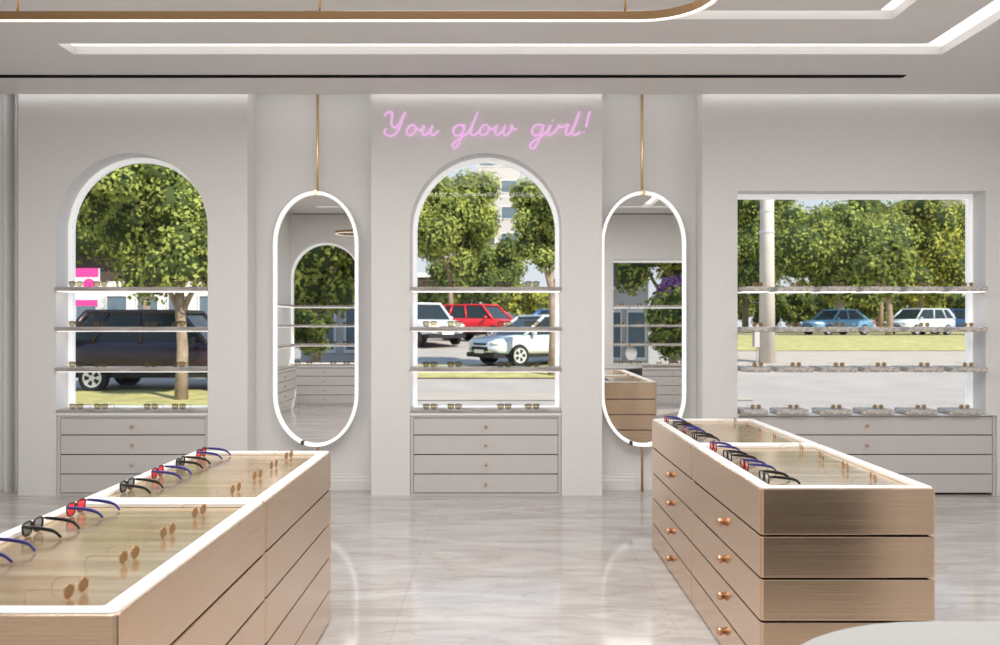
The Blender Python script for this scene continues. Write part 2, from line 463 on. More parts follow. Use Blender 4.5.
# ------------------------------------------------------------------ drawer cabinets in the niches
def cabinet(name, label, cx, w, h, y, rz, knobx=0.0, slim=False):
    t = thing(name, label, 'cabinet', (cx, y, 0), rz, 'low drawer cabinets under the windows')
    d = .19; fw = .022
    rb, rt = (h-.011, h-.007) if slim else (h-.044, h-.020)
    x0, x1 = -w/2, w/2
    bm = BM()
    box(bm, x0, x0+fw, 0, d, 0, rb-.001); box(bm, x1-fw, x1, 0, d, 0, rb-.001)
    if not slim: box(bm, x0+fw, x1-fw, 0, d, h-.062, h-.045); box(bm, x0+fw, x1-fw, 0, d, 0, .012)
    box(bm, x0+fw, x1-fw, .02, d, .012, rb-.018)
    obj('carcass', bm, [M_cab], t)
    obj('back_shadow', box(BM(), x0+fw+.001, x1-fw-.001, .015, .019, .013, rb-.019), M_dark, t)
    zs = [.014, .158, .305, .452, h-.012 if slim else h-.064]
    for i in range(4):
        dr = obj('drawer', box(BM(), x0+fw+.003, x1-fw-.003, .003, .0145, zs[i]+.004, zs[i+1]-.004), M_cab, t, bevel=.002)
        zc = (zs[i]+zs[i+1])/2
        obj('knob', lathe(BM(), [(.004, .003), (.004, -.008), (.011, -.012), (.012, -.018), (.008, -.023), (.002, -.024)], 12, (knobx, 0, zc), 'y'), M_knob, dr, smooth=True)
    obj('rail', box(BM(), x0, x1, -.012, d, rb, rt), M_white, t)
    obj('countertop', box(BM(), x0, x1, -.022, d, rt, h), M_white if slim else M_stone, t, bevel=.002)
    return t
cabinet('drawer_cabinet', 'pale grey four-drawer cabinet under the left arched window', ARCH_C['A'], 1.135, SILL, WY+.012, 0)
cabinet('drawer_cabinet', 'pale grey four-drawer cabinet under the middle arched window', ARCH_C['B'], 1.135, SILL, WY+.012, 0)
cabinet('drawer_cabinet', 'wide pale grey drawer cabinet under the rectangular window', (CX0+CXC)/2, CXC-CX0-.005, CZ0-.001, WY+.012, 0, slim=True)
cabinet('drawer_cabinet', 'four-drawer cabinet under arched window reflected in the left oval mirror', ARCH_C['A'], 1.135, SILL, OY-.012, PI)
cabinet('drawer_cabinet', 'four-drawer cabinet under the middle arched window behind the viewpoint', ARCH_C['B'], 1.135, SILL, OY-.012, PI)
cabinet('drawer_cabinet', 'wide drawer cabinet under rectangular window reflected in the right oval mirror', (CX0+CX1)/2, CX1-CX0-.005, CZ0, OY-.012, PI)
# side cabinet and shelves on the left pier (seen in the left mirror)
cabinet('drawer_cabinet', 'side-wall drawer cabinet at the left edge of the left mirror reflection', -3.30+.195, 1.4, SILL, .72, PI/2).location = (-3.105, .72, 0)

# ------------------------------------------------------------------ wall shelves (arched windows)
SHZ = [1.567, 1.267, .963]      # top surfaces
ROWN = ['top', 'second', 'third', 'bottom']
def wall_shelf(label, cx, ztop, yfront, rz, w=1.136, d=.225):
    t = thing('wall_shelf', label, 'shelf', (cx, yfront, ztop), rz, 'thin stone shelves across the arched windows')
    obj('slab', box(BM(), -w/2, w/2, 0, d, -.030, 0), M_stone, t, bevel=.002)
    obj('light_strip', box(BM(), -w/2+.01, w/2-.01, .015, d-.02, -.036, -.0305), M_led, t)
    return t
for key, nm in (('A', 'left'), ('B', 'middle')):
    for i, z in enumerate(SHZ):
        wall_shelf('thin grey stone shelf with lit underside, %s of three across the %s arched window' % (('topmost', 'middle one', 'lowest')[i], nm), ARCH_C[key], z, 6.232, 0, 1.136, .193)
for i, z in enumerate(SHZ):
    wall_shelf('stone shelf across arched window reflected in left mirror, %s of three' % ('topmost', 'middle one', 'lowest')[i], ARCH_C['A'], z, OY+.06, PI)
    wall_shelf('side-wall stone shelf at left edge of left mirror reflection, %s of three' % ('topmost', 'middle one', 'lowest')[i], -3.12, z, .72, PI/2, 1.3, .179)

# ------------------------------------------------------------------ eyewear
def lens_outline(kind, n=22):
    """(y,z) loop around 0,0"""
    out = []
    for i in range(n):
        a = 2*PI*i/n; c, s = math.cos(a), math.sin(a)
        if kind == 'round': out.append((c*.0225, s*.0225))
        elif kind == 'square':
            e = .55
            y = abs(c)**e*math.copysign(1, c)*.0265; z = abs(s)**e*math.copysign(1, s)*.0195
            out.append((y*(1+.10*(z/.0195)), z))
        else:                                             # rounded trapezoid, narrower below
            e = .68
            y = abs(c)**e*math.copysign(1, c)*.0265; z = abs(s)**e*math.copysign(1, s)*.0225
            out.append((y*(1+.16*(z/.0225)) , z))
    return out
def eyewear(label, group, shape, m_rim, m_lens, m_temple, rr=.0026, tr=.0026, half=False, thick=1.0):
    """front at x=0 facing -x, width along y, temples run to +x"""
    t = thing('sunglasses' if m_lens is not M_lclear else 'eyeglasses', label, 'glasses', (0, 0, 0), 0, group)
    hz = {'round': .0225, 'square': .0195, 'trap': .0225}[shape]
    cz = hz+rr+.001; sp = .0325
    bm = BM()
    for s in (-1, 1):
        P = [(0, s*(sp+y), cz+z) for y, z in lens_outline(shape)]
        if half: 
            Q = [p for p in P]
            tube(bm, Q, rr*.55, 6, closed=True)
            top = sorted([p for p in P if p[2] > cz+hz*.25], key=lambda p: p[1])
            tube(bm, top, rr*1.5, 6)
        else:
            tube(bm, P, rr, 6, closed=True)
    zb = cz+hz*.45
    tube(bm, catmull([(0, -sp+.023, zb), (-.003, 0, zb+.004), (0, sp-.023, zb)], 4), rr*1.1, 6)
    W = sp+.0285; zh = cz+hz*.62
    for s in (-1, 1):
        tube(bm, [(0, s*(W-.004), zh), (.002, s*(W+.003), zh), (.008, s*(W+.005), zh)], rr*1.15, 6)
    obj('frame', bm, m_rim, t, smooth=True)
    for s in (-1, 1):
        bm = BM(); bm.faces.new([bm.verts.new((0, s*(sp+y*.97), cz+z*.97)) for y, z in lens_outline(shape)])
        obj('lens', bm, m_lens, t)
        if thick == 1.0: P = catmull([(.006, s*(W+.005), zh), (.05, s*(W+.004), zh), (.095, s*(W+.002), zh-.003), (.116, s*W, zh*.66), (.124, s*(W-.002), zh*.3), (.126, s*(W-.003), tr+.0004)], 5)
        else: P = catmull([(.006, s*(W+.005), zh), (.05, s*(W+.004), zh-.003), (.09, s*(W+.002), zh-.009), (.112, s*W, zh*.55), (.128, s*(W-.003), tr*(1.9 if thick > 1 else 1)+.0005)], 5)
        n = len(P)
        if thick > 1: R = [tr*(1.0+.5*math.sin(PI*min(1, i/n*1.3))*thick*.5) for i in range(n)]
        else: R = tr
        obj('temple', tube(BM(), P, R, 8, flat=1.9 if thick > 1 else 1.0), m_temple, t, smooth=True)
    return t

PROTO = {}
SCALE = {'navyred': .84, 'blacksun': .80, 'blackclear': .86, 'gold': .70, 'halfrim': .86, 'roundbrown': .72}
def place(kind, loc, rz, label, group):
    if kind not in PROTO:
        args = {
            'navyred': ('trap', M_fblack, M_lred, M_fnavy, .0024, .0024, False, 1.5),
            'blacksun': ('trap', M_fblack, M_lsmoke, M_fblack, .0034, .0026, False, 1.4),
            'blackclear': ('square', M_fblack, M_lclear, M_fblack, .0032, .0026, False, 1.4),
            'gold': ('round', M_gold, M_lgold, M_gold, .0014, .0012, False, 1.0),
            'halfrim': ('trap', M_fblack, M_lamber, M_fblack, .0022, .0018, True, 1.0),
            'roundbrown': ('round', M_gold, M_lbrown, M_gold, .0014, .0012, False, 1.0),
        }[kind]
        o = eyewear(label, group, *args)
        o.location = loc; o.rotation_euler = (0, 0, rz); k = SCALE[kind]; o.scale = (k, k, k)
        PROTO[kind] = o
        return o
    return dup(PROTO[kind], loc, rz, label, group)

ORD4 = ['leftmost', 'second from left', 'third from left', 'rightmost']
OFFS = [-.42, -.235, .14, .35]
for key, nm in (('A', 'left'), ('B', 'middle')):
    for i, z in enumerate(SHZ + [SILL]):
        for k, dx in enumerate(OFFS):
            place('halfrim', (ARCH_C[key]+dx, 6.258 if i < 3 else 6.268, z), PI/2, 'half-rim sunglasses %s on the %s %s of the %s arched window' % (ORD4[k], ROWN[i] if i < 3 else 'cabinet', 'shelf' if i < 3 else 'top', nm), 'sunglasses on the shelves of the arched windows')
for i, z in enumerate(SHZ + [SILL]):
    for k, dx in enumerate(OFFS):
        place('halfrim', (ARCH_C['A']+dx, OY+.03 if i < 3 else OY, z), -PI/2, 'sunglasses reflected in left mirror, %s shelf, %s' % (ROWN[i] if i < 3 else 'cabinet-top', ORD4[k]), 'sunglasses reflected in the left mirror')

# marble slabs and round sunglasses at the rectangular window
ORD6 = ['leftmost', 'second from left', 'third from left', 'fourth from left', 'fifth from left', 'rightmost']
SX = [1.906, 2.19, 2.513, 2.827, 3.15, 3.478]
CZR = [1.567, 1.266, .968, .648]
def slab(label, x, ztop, y, rz, w, d, strip, group):
    t = thing('marble_slab', label, 'display shelf', (x, y, ztop), rz, group)
    obj('stone', box(BM(), -w/2, w/2, 0, d, -.036, 0), M_marble, t, bevel=.004)
    if strip: obj('light_strip', box(BM(), -w/2+.01, w/2-.01, .01, d-.02, -.041, -.0365), M_led, t)
    return t
for i, z in enumerate(CZR):
    for k, x in enumerate(SX):
        w = .235 if k == 0 else .305
        row = ('top row', 'second row', 'third row', 'bottom row on the cabinet')[i]
        if i == 3: slab('small marble slab, %s of the %s, rectangular window' % (ORD6[k], row), x, z, 6.22, 0, w-.04 if k == 0 else .235, .19, False, 'marble slabs at the rectangular window')
        else: slab('small marble slab, %s of the %s, rectangular window' % (ORD6[k], row), x, z, 6.16, 0, w-.035, .268, i == 0, 'marble slabs at the rectangular window')
        place('roundbrown', (x+.02, 6.225 if i < 3 else 6.275, z), PI/2, 'round brown sunglasses on %s slab of %s, rectangular window' % (ORD6[k], row), 'round brown sunglasses at the rectangular window')
for i, z in enumerate(CZR):
    for k, x in enumerate(SX[:4]):
        row = ('top row', 'second row', 'third row', 'bottom row')[i]
        slab('marble slab in the right mirror reflection, %s, %s in the mirror' % (row, ORD6[k]), x, z, OY+(.10 if i < 3 else .03), PI, .235 if k == 0 else .305, .258 if i < 3 else .18, i == 0, 'marble slabs reflected in the right mirror')
        place('roundbrown', (x, OY+(.04 if i < 3 else -.03), z), -PI/2, 'tiny round sunglasses in the right mirror reflection, %s, %s slab' % (row, ORD6[k]), 'round sunglasses reflected in the right mirror')
# vanity mirror on the opposite cabinet
t = thing('vanity_mirror', 'small oval white table mirror on dark base, reflected in the right mirror', 'table mirror', (2.07, OY-.02, CZ0))
obj('base', lathe(BM(), [(.05, 0), (.05, .010), (.02, .016), (.008, .02)], 20), M_fblack, t, smooth=False)
obj('stem', tube(BM(), [(0, 0, .015), (0, 0, .10)], .006, 8), M_fblack, t)
bm = BM(); lathe(bm, [(.09, -.006), (.092, 0), (.09, .006)], 28, axis='y')
for v in bm.verts: v.co.z = v.co.z*1.2+.205
obj('mirror_disc', bm, M_white, t)

# ------------------------------------------------------------------ display counters
CH, CW, CL = .74, .597, 1.018
def counter(label, x, y):
    """module with its left front corner at local 0,0; runs to +x, +y"""
    t = thing('display_counter', label, 'display counter', (x, y, 0), 0, 'brushed brass display counters')
    rows = [(.004, .139), (.139, .284), (.284, .430), (.430, .576), (.576, .7365)]
    obj('core', box(BM(), .02, CW-.02, .02, CL-.02, 0, .70), M_dark, t)
    for i, (a, b) in enumerate(rows):
        bm = BM(); prism(bm, roundrect(0, CW, .0015, CL-.0015, .014), a+.0032, b-.0032)
        if i == 4:
            bm.free(); bm = BM(); rring(bm, roundrect(0, CW, .0015, CL-.0015, .014), roundrect(.0065, CW-.0065, .008, CL-.008, .008), a+.0032, b-.001)
            obj('top_panel', bm, M_brush, t, smooth=False, bevel=.003); continue
        dr = obj('drawer', bm, M_brush, t, bevel=.003)
        zc = (a+b)/2
        obj('knob', lathe(BM(), [(.012, .001), (.012, -.007), (.0165, -.009), (.0175, -.015), (.0165, -.021), (.011, -.026), (.003, -.028)], 16, (0, CL*.46, zc+.008), 'x'), M_knob, dr, smooth=True)
    bm = BM(); rring(bm, roundrect(.007, CW-.007, .005, CL-.005, .016), roundrect(.046, CW-.046, .044, CL-.044, .006), .7275, CH)
    obj('tray_frame', bm, M_tray, t, bevel=.002, segs=2)
    obj('tray_base', box(BM(), .03, CW-.03, .03, CL-.03, .7255, .7272), M_traybase, t)
    return t
TZ = .7274
LX, LY = -1.334, 1.605
RX, RCY = .884, 2.825
c0 = counter('brushed brass display counter, near half of the left pair', LX, LY)
dup(c0, (LX, LY+CL, 0), 0, 'brushed brass display counter, far half of the left pair')
dup(c0, (RX, RCY, 0), 0, 'brushed brass display counter, near half of the right pair with round knobs')
dup(c0, (RX, RCY+CL, 0), 0, 'brushed brass display counter, far half of the right pair with round knobs')
def num(k): return ['nearest', 'second nearest', 'third nearest', 'farthest'][k]
# left counters
for m, base in (('near left counter', [1.74, 1.99, 2.22, 2.45]), ('far left counter', [2.79, 3.04, 3.26, 3.49])):
    for k, y in enumerate(base):
        place('gold', (-.885, y, TZ), PI-.14+random.uniform(-.05, .05), 'thin gold-rimmed sunglasses, %s in the right row on the %s' % (num(k), m), 'gold sunglasses on the left counters')
    for k, y in enumerate(base):
        if m == 'near left counter' and k == 0: continue          # outside the photograph
        kind = 'navyred' if k % 2 == 1 else 'blacksun'
        # the near counter starts with a navy pair
        kk = kind
        place(kk, (-1.262, y+.03, TZ), random.uniform(-.05, .05), '%s, %s in left row, %s' % ('red-lensed sunglasses with navy temples' if kk == 'navyred' else 'black sunglasses with smoke lenses', num(k), m), 'sunglasses in the left row on the left counters')
# right counters
for m, base in (('near right counter', [2.98, 3.22, 3.46, 3.69]), ('far right counter', [4.05, 4.28, 4.50, 4.73])):
    for k, y in enumerate(base):
        place('gold', (1.335, y, TZ), PI-.10+random.uniform(-.05, .05), 'thin gold-rimmed sunglasses, %s in the right row on the %s' % (num(k), m), 'gold sunglasses on the right counters')
        kk = 'navyred' if k % 2 == 1 else 'blackclear'
        place(kk, (.945, y, TZ), random.uniform(-.05, .05), '%s, %s in left row, %s' % ('red-lensed glasses with navy temples' if kk == 'navyred' else 'black clear-lensed eyeglasses', num(k), m), 'glasses in the left row on the right counters')

# ------------------------------------------------------------------ oval mirrors on poles
def oval(hw, zlo, zhi, n=24, stretch=1.25):
    e = hw*stretch; pts = []
    for i in range(n+1):
        a = PI*i/n; pts.append((hw*math.cos(a), zhi-e+e*math.sin(a)))
    for i in range(n+1):
        a = PI+PI*i/n; pts.append((hw*math.cos(a), zlo+e+e*math.sin(a)))
    return pts
def oval_mirror(label, px):
    y = 6.36; x = (px-500)*y/F
    zlo = EYE+(322-446)*y/F; zhi = EYE+(322-191)*y/F
    t = thing('oval_mirror', label, 'mirror', (x, y, 0), 0, 'oval wall mirrors on brass poles')
    obj('pole', tube(BM(), [(0, .055, 0), (0, .055, 3.29)], .0105, 12), M_brass, t, smooth=True)
    bm = BM(); rring(bm, oval(.322, zlo, zhi), oval(.300, zlo+.024, zhi-.024), -.022, .020)
    for v in bm.verts: v.co = (v.co.x, v.co.z, v.co.y)
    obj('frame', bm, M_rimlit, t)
    bm = BM(); bm.faces.new([bm.verts.new((a, 0, b)) for a, b in oval(.304, zlo+.02, zhi-.02)])
    obj('mirror_glass', bm, M_mirror, t)
    bm = BM(); bm.faces.new([bm.verts.new((a, .012, b)) for a, b in oval(.304, zlo+.02, zhi-.02)])
    obj('backing', bm, M_white, t)
    bm = BM(); box(bm, -.012, .012, .02, .05, zhi-.12, zhi-.04); box(bm, -.012, .012, .02, .05, zlo+.04, zlo+.12)
    obj('bracket', bm, M_brass, t)
    bm = BM(); tube(bm, [(-.016, -.024, zhi-.02), (-.016, .05, zhi-.02)], .004, 6); box(bm, -.012, .012, -.025, .045, zhi-.030, zhi+.008)
    obj('top_clip', bm, M_brass, t)
    bm = BM()
    for q in (0, .018, .036):
        a = -1.86 - q*1.1; e = .322*1.25
        cx, cz = .322*math.cos(a), zlo+e+e*math.sin(a)
        box(bm, cx-.007, cx+.007, -.028, .022, cz-.004, cz+.026)
    obj('bottom_clip', bm, pmat('clip_grey', (.35, .35, .36), .35, metal=.8) if 'clip_grey' not in MATS else MATS['clip_grey'], t)
    return t
oval_mirror('tall oval mirror with white rim on brass pole, between left and middle arched windows', 316)
oval_mirror('tall oval mirror with white rim on brass pole, between middle arched window and rectangular window', 643.3)

# ------------------------------------------------------------------ pendant rings
def pendant(label, yc):
    R, w, h = .226, .020, .032
    xl, xr = -1.75, .493
    def loop(r, n=14):
        P = []
        for i in range(n+1):
            a = -PI/2+PI*i/n; P.append((xr+r*math.cos(a), r*math.sin(a)))
        for i in range(n+1):
            a = PI/2+PI*i/n; P.append((xl+r*math.cos(a), r*math.sin(a)))
        return P
    t = thing('ring_pendant', label, 'pendant light', (0, yc, 2.36), 0, 'long bronze ring pendants')
    bm = BM(); rring(bm, loop(R), loop(R-w), .004, h)
    obj('ring', bm, M_bronze, t)
    bm = BM(); rring(bm, loop(R-.002), loop(R-w+.002), 0, .0038)
    obj('light_strip', bm, emitmat('led_ring', (1, .93, .84), .7) if 'led_ring' not in MATS else MATS['led_ring'], t)
    for x in (-1.697, -.634, .44):
        for s in (1, -1):
            obj('rod', tube(BM(), [(x, s*(R-w/2), h), (x, s*(R-w/2), CEZ-2.36)], .0045, 8), M_brass, t, smooth=True)
    return t
p0 = pendant('long bronze ring pendant light hanging on thin rods at the top edge', 2.715)

# ------------------------------------------------------------------ near white table
t = thing('oval_table', 'white table with rounded end in the lower right foreground', 'table', (1.2, 1.247, 0))  # stadium plan
def stadium(hl, r, n=24):
    P = []
    for i in range(n+1):
        a = -PI/2+PI*i/n; P.append((hl+r*math.cos(a), r*math.sin(a)))
    for i in range(n+1):
        a = PI/2+PI*i/n; P.append((-hl+r*math.cos(a), r*math.sin(a)))
    return P
bm = BM(); prism(bm, stadium(.34, .43), .68, .70); obj('tabletop', bm, M_table, t, bevel=.004)
bm = BM(); prism(bm, stadium(.34, .415), .05, .6798); obj('body', bm, pmat('table_body_dark', (.022, .022, .018), .5), t)
bm = BM(); prism(bm, stadium(.34, .38), 0, .05); obj('plinth', bm, M_dark, t)

# ------------------------------------------------------------------ neon writing
def Z1(p): return ((370+p[0]/8.333-500)/133.6, EYE+(322-(95+p[1]/8.333))/133.6)
def Z2(p): return ((480+p[0]/8.333-500)/133.6, EYE+(322-(95+p[1]/8.333))/133.6)
def loop(cx, cy, rx, ry, slant=-.25, n=14, a0=-1.0):
    return [(cx+rx*math.cos(a0-2*PI*i/n)-slant*ry*math.sin(a0-2*PI*i/n)*-1*1.0, cy+ry*math.sin(a0-2*PI*i/n)) for i in range(n+1)]
letters = [
 (Z1, [[(118,172),(138,142),(172,136),(186,158),(176,205),(182,250),(208,262),(240,236),(268,182),(292,132)], [(292,132),(266,205),(240,275),(205,322),(160,334),(124,316),(120,288),(138,275)]]),
 (Z1, [loop(342,286,36,44)+[(392,276),(415,290)]]),
 (Z1, [[(418,300),(452,244),(434,300),(444,328),(476,318),(505,280),(520,244),(506,300),(516,328),(540,322),(566,292)]]),
 (Z1, [loop(738,286,44,46), [(790,240),(770,310),(748,385),(722,430),(694,436),(686,412),(706,384),(760,350),(818,308)]]),
 (Z1, [[(818,308),(860,230),(896,134)], [(896,134),(862,225),(838,300),(852,328),(882,318),(906,296)]]),
 (Z1, [loop(952,286,36,44)+[(1000,272),(1030,284)]]),
 (Z2, [[(112,284),(142,244),(126,300),(138,328),(166,316),(196,280),(208,244),(196,300),(208,328),(234,318),(258,286),(266,250),(262,244),(276,282),(304,272)]]),
 (Z2, [loop(478,284,44,46), [(532,240),(510,310),(486,385),(458,432),(430,440),(418,416),(436,386),(496,350),(552,306)]]),
 (Z2, [[(552,306),(590,246)], [(590,246),(566,306),(576,328),(604,316),(626,298)], [(606,200),(604,208)]]),
 (Z2, [[(626,300),(656,244),(664,262),(694,258),(716,246),(738,242),(716,296),(722,324),(748,318),(770,298)]]),
 (Z2, [[(768,300),(800,225),(828,130)], [(828,130),(796,220),(768,296),(780,328),(812,320),(836,302)]]),
 (Z2, [[(914,130),(900,190),(884,258)], [(870,298),(866,312)]]),
]
t = thing('neon_sign', "pink cursive neon sign 'You glow girl!' above the middle arched window", 'neon sign', (0, WY-.016, 0))
for conv, strokes in letters:
    bm = BM()
    for s in strokes:
        P = catmull([(conv(p)[0], 0, conv(p)[1]) for p in s], 4) if len(s) > 2 else [(conv(p)[0], 0, conv(p)[1]) for p in s]
        tube(bm, P, .0088, 8)
    obj('letter', bm, M_neon, t, smooth=True)

# ------------------------------------------------------------------ outside
def drop(d):
    """how far below the eye the street lies at distance d"""
    if d < 20: return 1.6
    if d < 35: return 1.6-(d-20)/15*.84
    return .76
def gz(d): return EYE-drop(d)
def strip_ground(name, d0, d1, x0, x1, mat, dz=0.0, n=None):
    ds = sorted({d0, d1} | {v for v in (20, 23, 26, 29, 32, 35) if d0 < v < d1})
    bm = BM()
    rows = [[bm.verts.new((x, d, gz(d)+dz)) for x in (x0, x1)] for d in ds]
    for a, b in zip(rows, rows[1:]): bm.faces.new((a[0], a[1], b[1], b[0]))
    return struct(name, bm, mat)
strip_ground('ground', 6.7, 140, -90, 110, M_asphalt)
box_ = box(BM(), -60, 60, -60, OY-.35, -.12, -.06); struct('ground_front', box_, pmat('asphalt_dark', (.34, .32, .30), .9, var=.1, vscale=.8))
def lawn(label, d0, d1, x0, x1):
    ds = sorted({d0, d1} | {v for v in (20, 23, 26, 29, 32, 35) if d0 < v < d1})
    bm = BM()
    rows = [[bm.verts.new((x, d, gz(d)+.03)) for x in (x0, x1)] for d in ds]
    for a, b in zip(rows, rows[1:]): bm.faces.new((a[0], a[1], b[1], b[0]))
    o = obj('grass_strip', bm, M_grass); tag(o, label, 'grass', kind='stuff')
lawn('dry grass verge seen through the left arched window', 14.5, 19.9, -14, -5.2)
lawn('dry grass verge before the silver hatchback in the middle window', 22, 25.2, -4.2, 5.2)
lawn('dry grass strip beside the road in the rectangular window', 30, 48.0, 7, 46)
lawn('sunlit lawn beneath the trees in the rectangular window', 53, 78, 10, 60)
def pave(name, d0, d1, x0, x1): strip_ground(name, d0, d1, x0, x1, M_walk, .015)
pave('pavement', 17, 18.6, -4.2, 5.2); pave('pavement', 24.5, 30, 5.4, 46)

def leaves(bm, blobs, n, size, rnd):
    tot = sum(b[3]**2 for b in blobs)
    for cx, cy, cz, r in blobs:
        for _ in range(int(n*r*r/tot)):
            v = Vector((rnd.gauss(0,1), rnd.gauss(0,1), rnd.gauss(0,1))).normalized()
            p = Vector((cx, cy, cz)) + v*r*rnd.uniform(.72, 1.1)
            nrm = (v + Vector((rnd.uniform(-1,1), rnd.uniform(-1,1), rnd.uniform(-.4,1)))*.8).normalized()
            a = nrm.orthogonal().normalized(); b = nrm.cross(a)
            th = rnd.uniform(0, 2*PI); a, b = a*math.cos(th)+b*math.sin(th), b*math.cos(th)-a*math.sin(th)
            s = size*rnd.uniform(.6, 1.3)
            bm.faces.new([bm.verts.new(p+a*s*u+b*s*w) for u, w in ((-.55,0),(0,-.35),(.6,0),(0,.35))])
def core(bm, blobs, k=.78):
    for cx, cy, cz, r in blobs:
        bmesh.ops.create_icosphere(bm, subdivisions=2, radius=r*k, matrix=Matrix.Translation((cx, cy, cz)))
def tree(label, d, px, pz_y, rx, rz_, trunk_r, mat=None, n=5000, leaf=.16, seed=0, group='trees outside the windows', ry=None, name='tree', side=1):
    """crown centre at pixel (px, pz_y) when seen at distance d; rx, rz_ crown radii in metres"""
    rnd = random.Random(seed*31+5)
    x = (px-500)*d/F; z = EYE+(322-pz_y)*d/F
    y = d
    if side < 0: y = -d
    g = gz(d) if side > 0 else -.06
    t = thing(name, label, 'tree' if name == 'tree' else 'shrub', (x, y, g), 0, group)
    ry = ry or rx*.8
    blobs = []
    for k in range(26):
        v = Vector((rnd.gauss(0,1), rnd.gauss(0,1), rnd.gauss(0,1))).normalized()*rnd.uniform(.45, .85)
        blobs.append((v.x*rx, v.y*ry, z-g+v.z*rz_, rnd.uniform(.22, .38)*min(rx, rz_)*1.15))
    blobs.append((0, 0, z-g, min(rx, rz_)*.6))
    bm = BM(); leaves(bm, blobs, n, leaf, rnd)
    cr = obj('crown', bm, mat or M_leaf, t)
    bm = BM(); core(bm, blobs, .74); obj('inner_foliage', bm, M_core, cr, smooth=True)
    if trunk_r:
        br_ = trunk_r > .04
        bm = BM()
        tube(bm, [(0, 0, -.05), (trunk_r*.3, 0, (z-g)*.3), (-trunk_r*.3, 0, (z-g)*.6), (0, 0, z-g)], [trunk_r*1.25, trunk_r, trunk_r*.85, trunk_r*.5], 10)
        for s in ((-1, 1) if br_ else ()):
            tube(bm, [(0, 0, (z-g)*.5), (s*rx*.25, .1*s, (z-g)*.75), (s*rx*.45, .2*s, (z-g))], [trunk_r*.6, trunk_r*.4, trunk_r*.2], 8)
        obj('trunk', bm, M_bark, t, smooth=True)
    return t

# left window
tree('leafy green tree with slim trunk filling the left arched window', 17, 181, 228, 1.55, 1.6, .11, n=9000, leaf=.10, seed=1, ry=1.2)
tree('green tree crown at upper left in the left arched window', 15.3, 62, 186, 1.8, 1.1, .035, n=9000, leaf=.09, seed=2, ry=.7)
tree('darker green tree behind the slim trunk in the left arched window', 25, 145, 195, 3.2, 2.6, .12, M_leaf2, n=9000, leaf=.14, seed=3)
# middle window
tree('bright green tree at left in the middle arched window', 39, 450, 212, 2.3, 3.5, .12, n=14000, leaf=.17, seed=4)
tree('bright green tree at right in the middle arched window', 22.6, 552, 216, 1.1, 1.85, .10, n=9000, leaf=.10, seed=5)
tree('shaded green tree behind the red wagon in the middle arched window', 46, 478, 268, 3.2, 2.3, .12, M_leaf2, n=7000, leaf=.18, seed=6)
tree('low yellow-green bush behind the parked cars in the middle arched window', 40, 535, 304, 2.2, .95, 0, M_leaf3, n=2500, leaf=.2, seed=7, name='bush', group='bushes outside the windows')
tree('low green bush beside the white car in the middle arched window', 42.5, 428, 300, 2.0, .95, 0, M_leaf, n=2500, leaf=.2, seed=8, name='bush', group='bushes outside the windows')
# rectangular window
tree('green tree at the far left behind the pole in the rectangular window', 62, 745, 243, 4.4, 5.3, .2, n=11000, leaf=.24, seed=9, ry=2.8)
tree('big round green tree left of centre in the rectangular window', 55, 838, 248, 4.5, 4.3, .2, n=13000, leaf=.22, seed=10, ry=3.0)
tree('yellow-green tree at right in the rectangular window', 58, 920, 249, 4.0, 4.5, .22, M_leaf3, n=11000, leaf=.23, seed=11, ry=2.8)
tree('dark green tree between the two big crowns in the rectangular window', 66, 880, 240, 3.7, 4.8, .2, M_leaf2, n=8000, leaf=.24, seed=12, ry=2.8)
HB = ['first', 'second', 'third', 'fourth', 'fifth', 'sixth', 'seventh', 'eighth', 'ninth']
for k, px in enumerate((735, 768, 798, 828, 858, 888, 918, 948, 978)):
    tree('%s bush from the left in the hedge beneath the trees, rectangular window' % HB[k], 68+(k % 2)*5, px, 304, 1.7, 2.1, 0, M_leaf2, n=2400, leaf=.22, seed=20+k, name='bush', group='hedge bushes beneath the trees', ry=1.2)
tree('small thin tree trunk between the blue and silver cars in the rectangular window', 47, 889, 268, 1.6, 1.7, .17, M_leaf2, n=2500, leaf=.28, seed=30)
# behind the camera (seen in the mirrors)
tree('yellow-green tree reflected in the left oval mirror', 9, 316, 150, 1.7, 1.9, .12, M_leaf3, n=7000, leaf=.14, seed=40, side=-1, group='trees reflected in the mirrors').location = (-4.6, -8, -.06)
tree('leafy tree at the top of the right oval mirror reflection', 9, 640, 150, 1.9, 1.2, .10, M_leaf3, n=4500, leaf=.14, seed=41, side=-1, group='trees reflected in the mirrors').location = (4.3, -8.0, -.06)
tree('purple blossoming shrub reflected in the right oval mirror', 9, 690, 258, 1.0, .55, .05, M_purple, n=2500, leaf=.11, seed=42, side=-1, name='shrub', group='shrubs reflected in the right mirror').location = (4.4, -6.5, -.06)
tree('round green shrub reflected low in the right oval mirror', 9, 690, 330, .75, .7, .03, M_leaf, n=2500, leaf=.1, seed=43, side=-1, name='shrub', group='shrubs reflected in the right mirror').location = (3.6, -4.9, -.06)
tree('low green shrub reflected in the left oval mirror', 9, 690, 340, .9, .55, 0, M_leaf, n=2500, leaf=.1, seed=44, side=-1, name='shrub', group='shrubs reflected in the left mirror').location = (-4.6, -6.5, -.06)

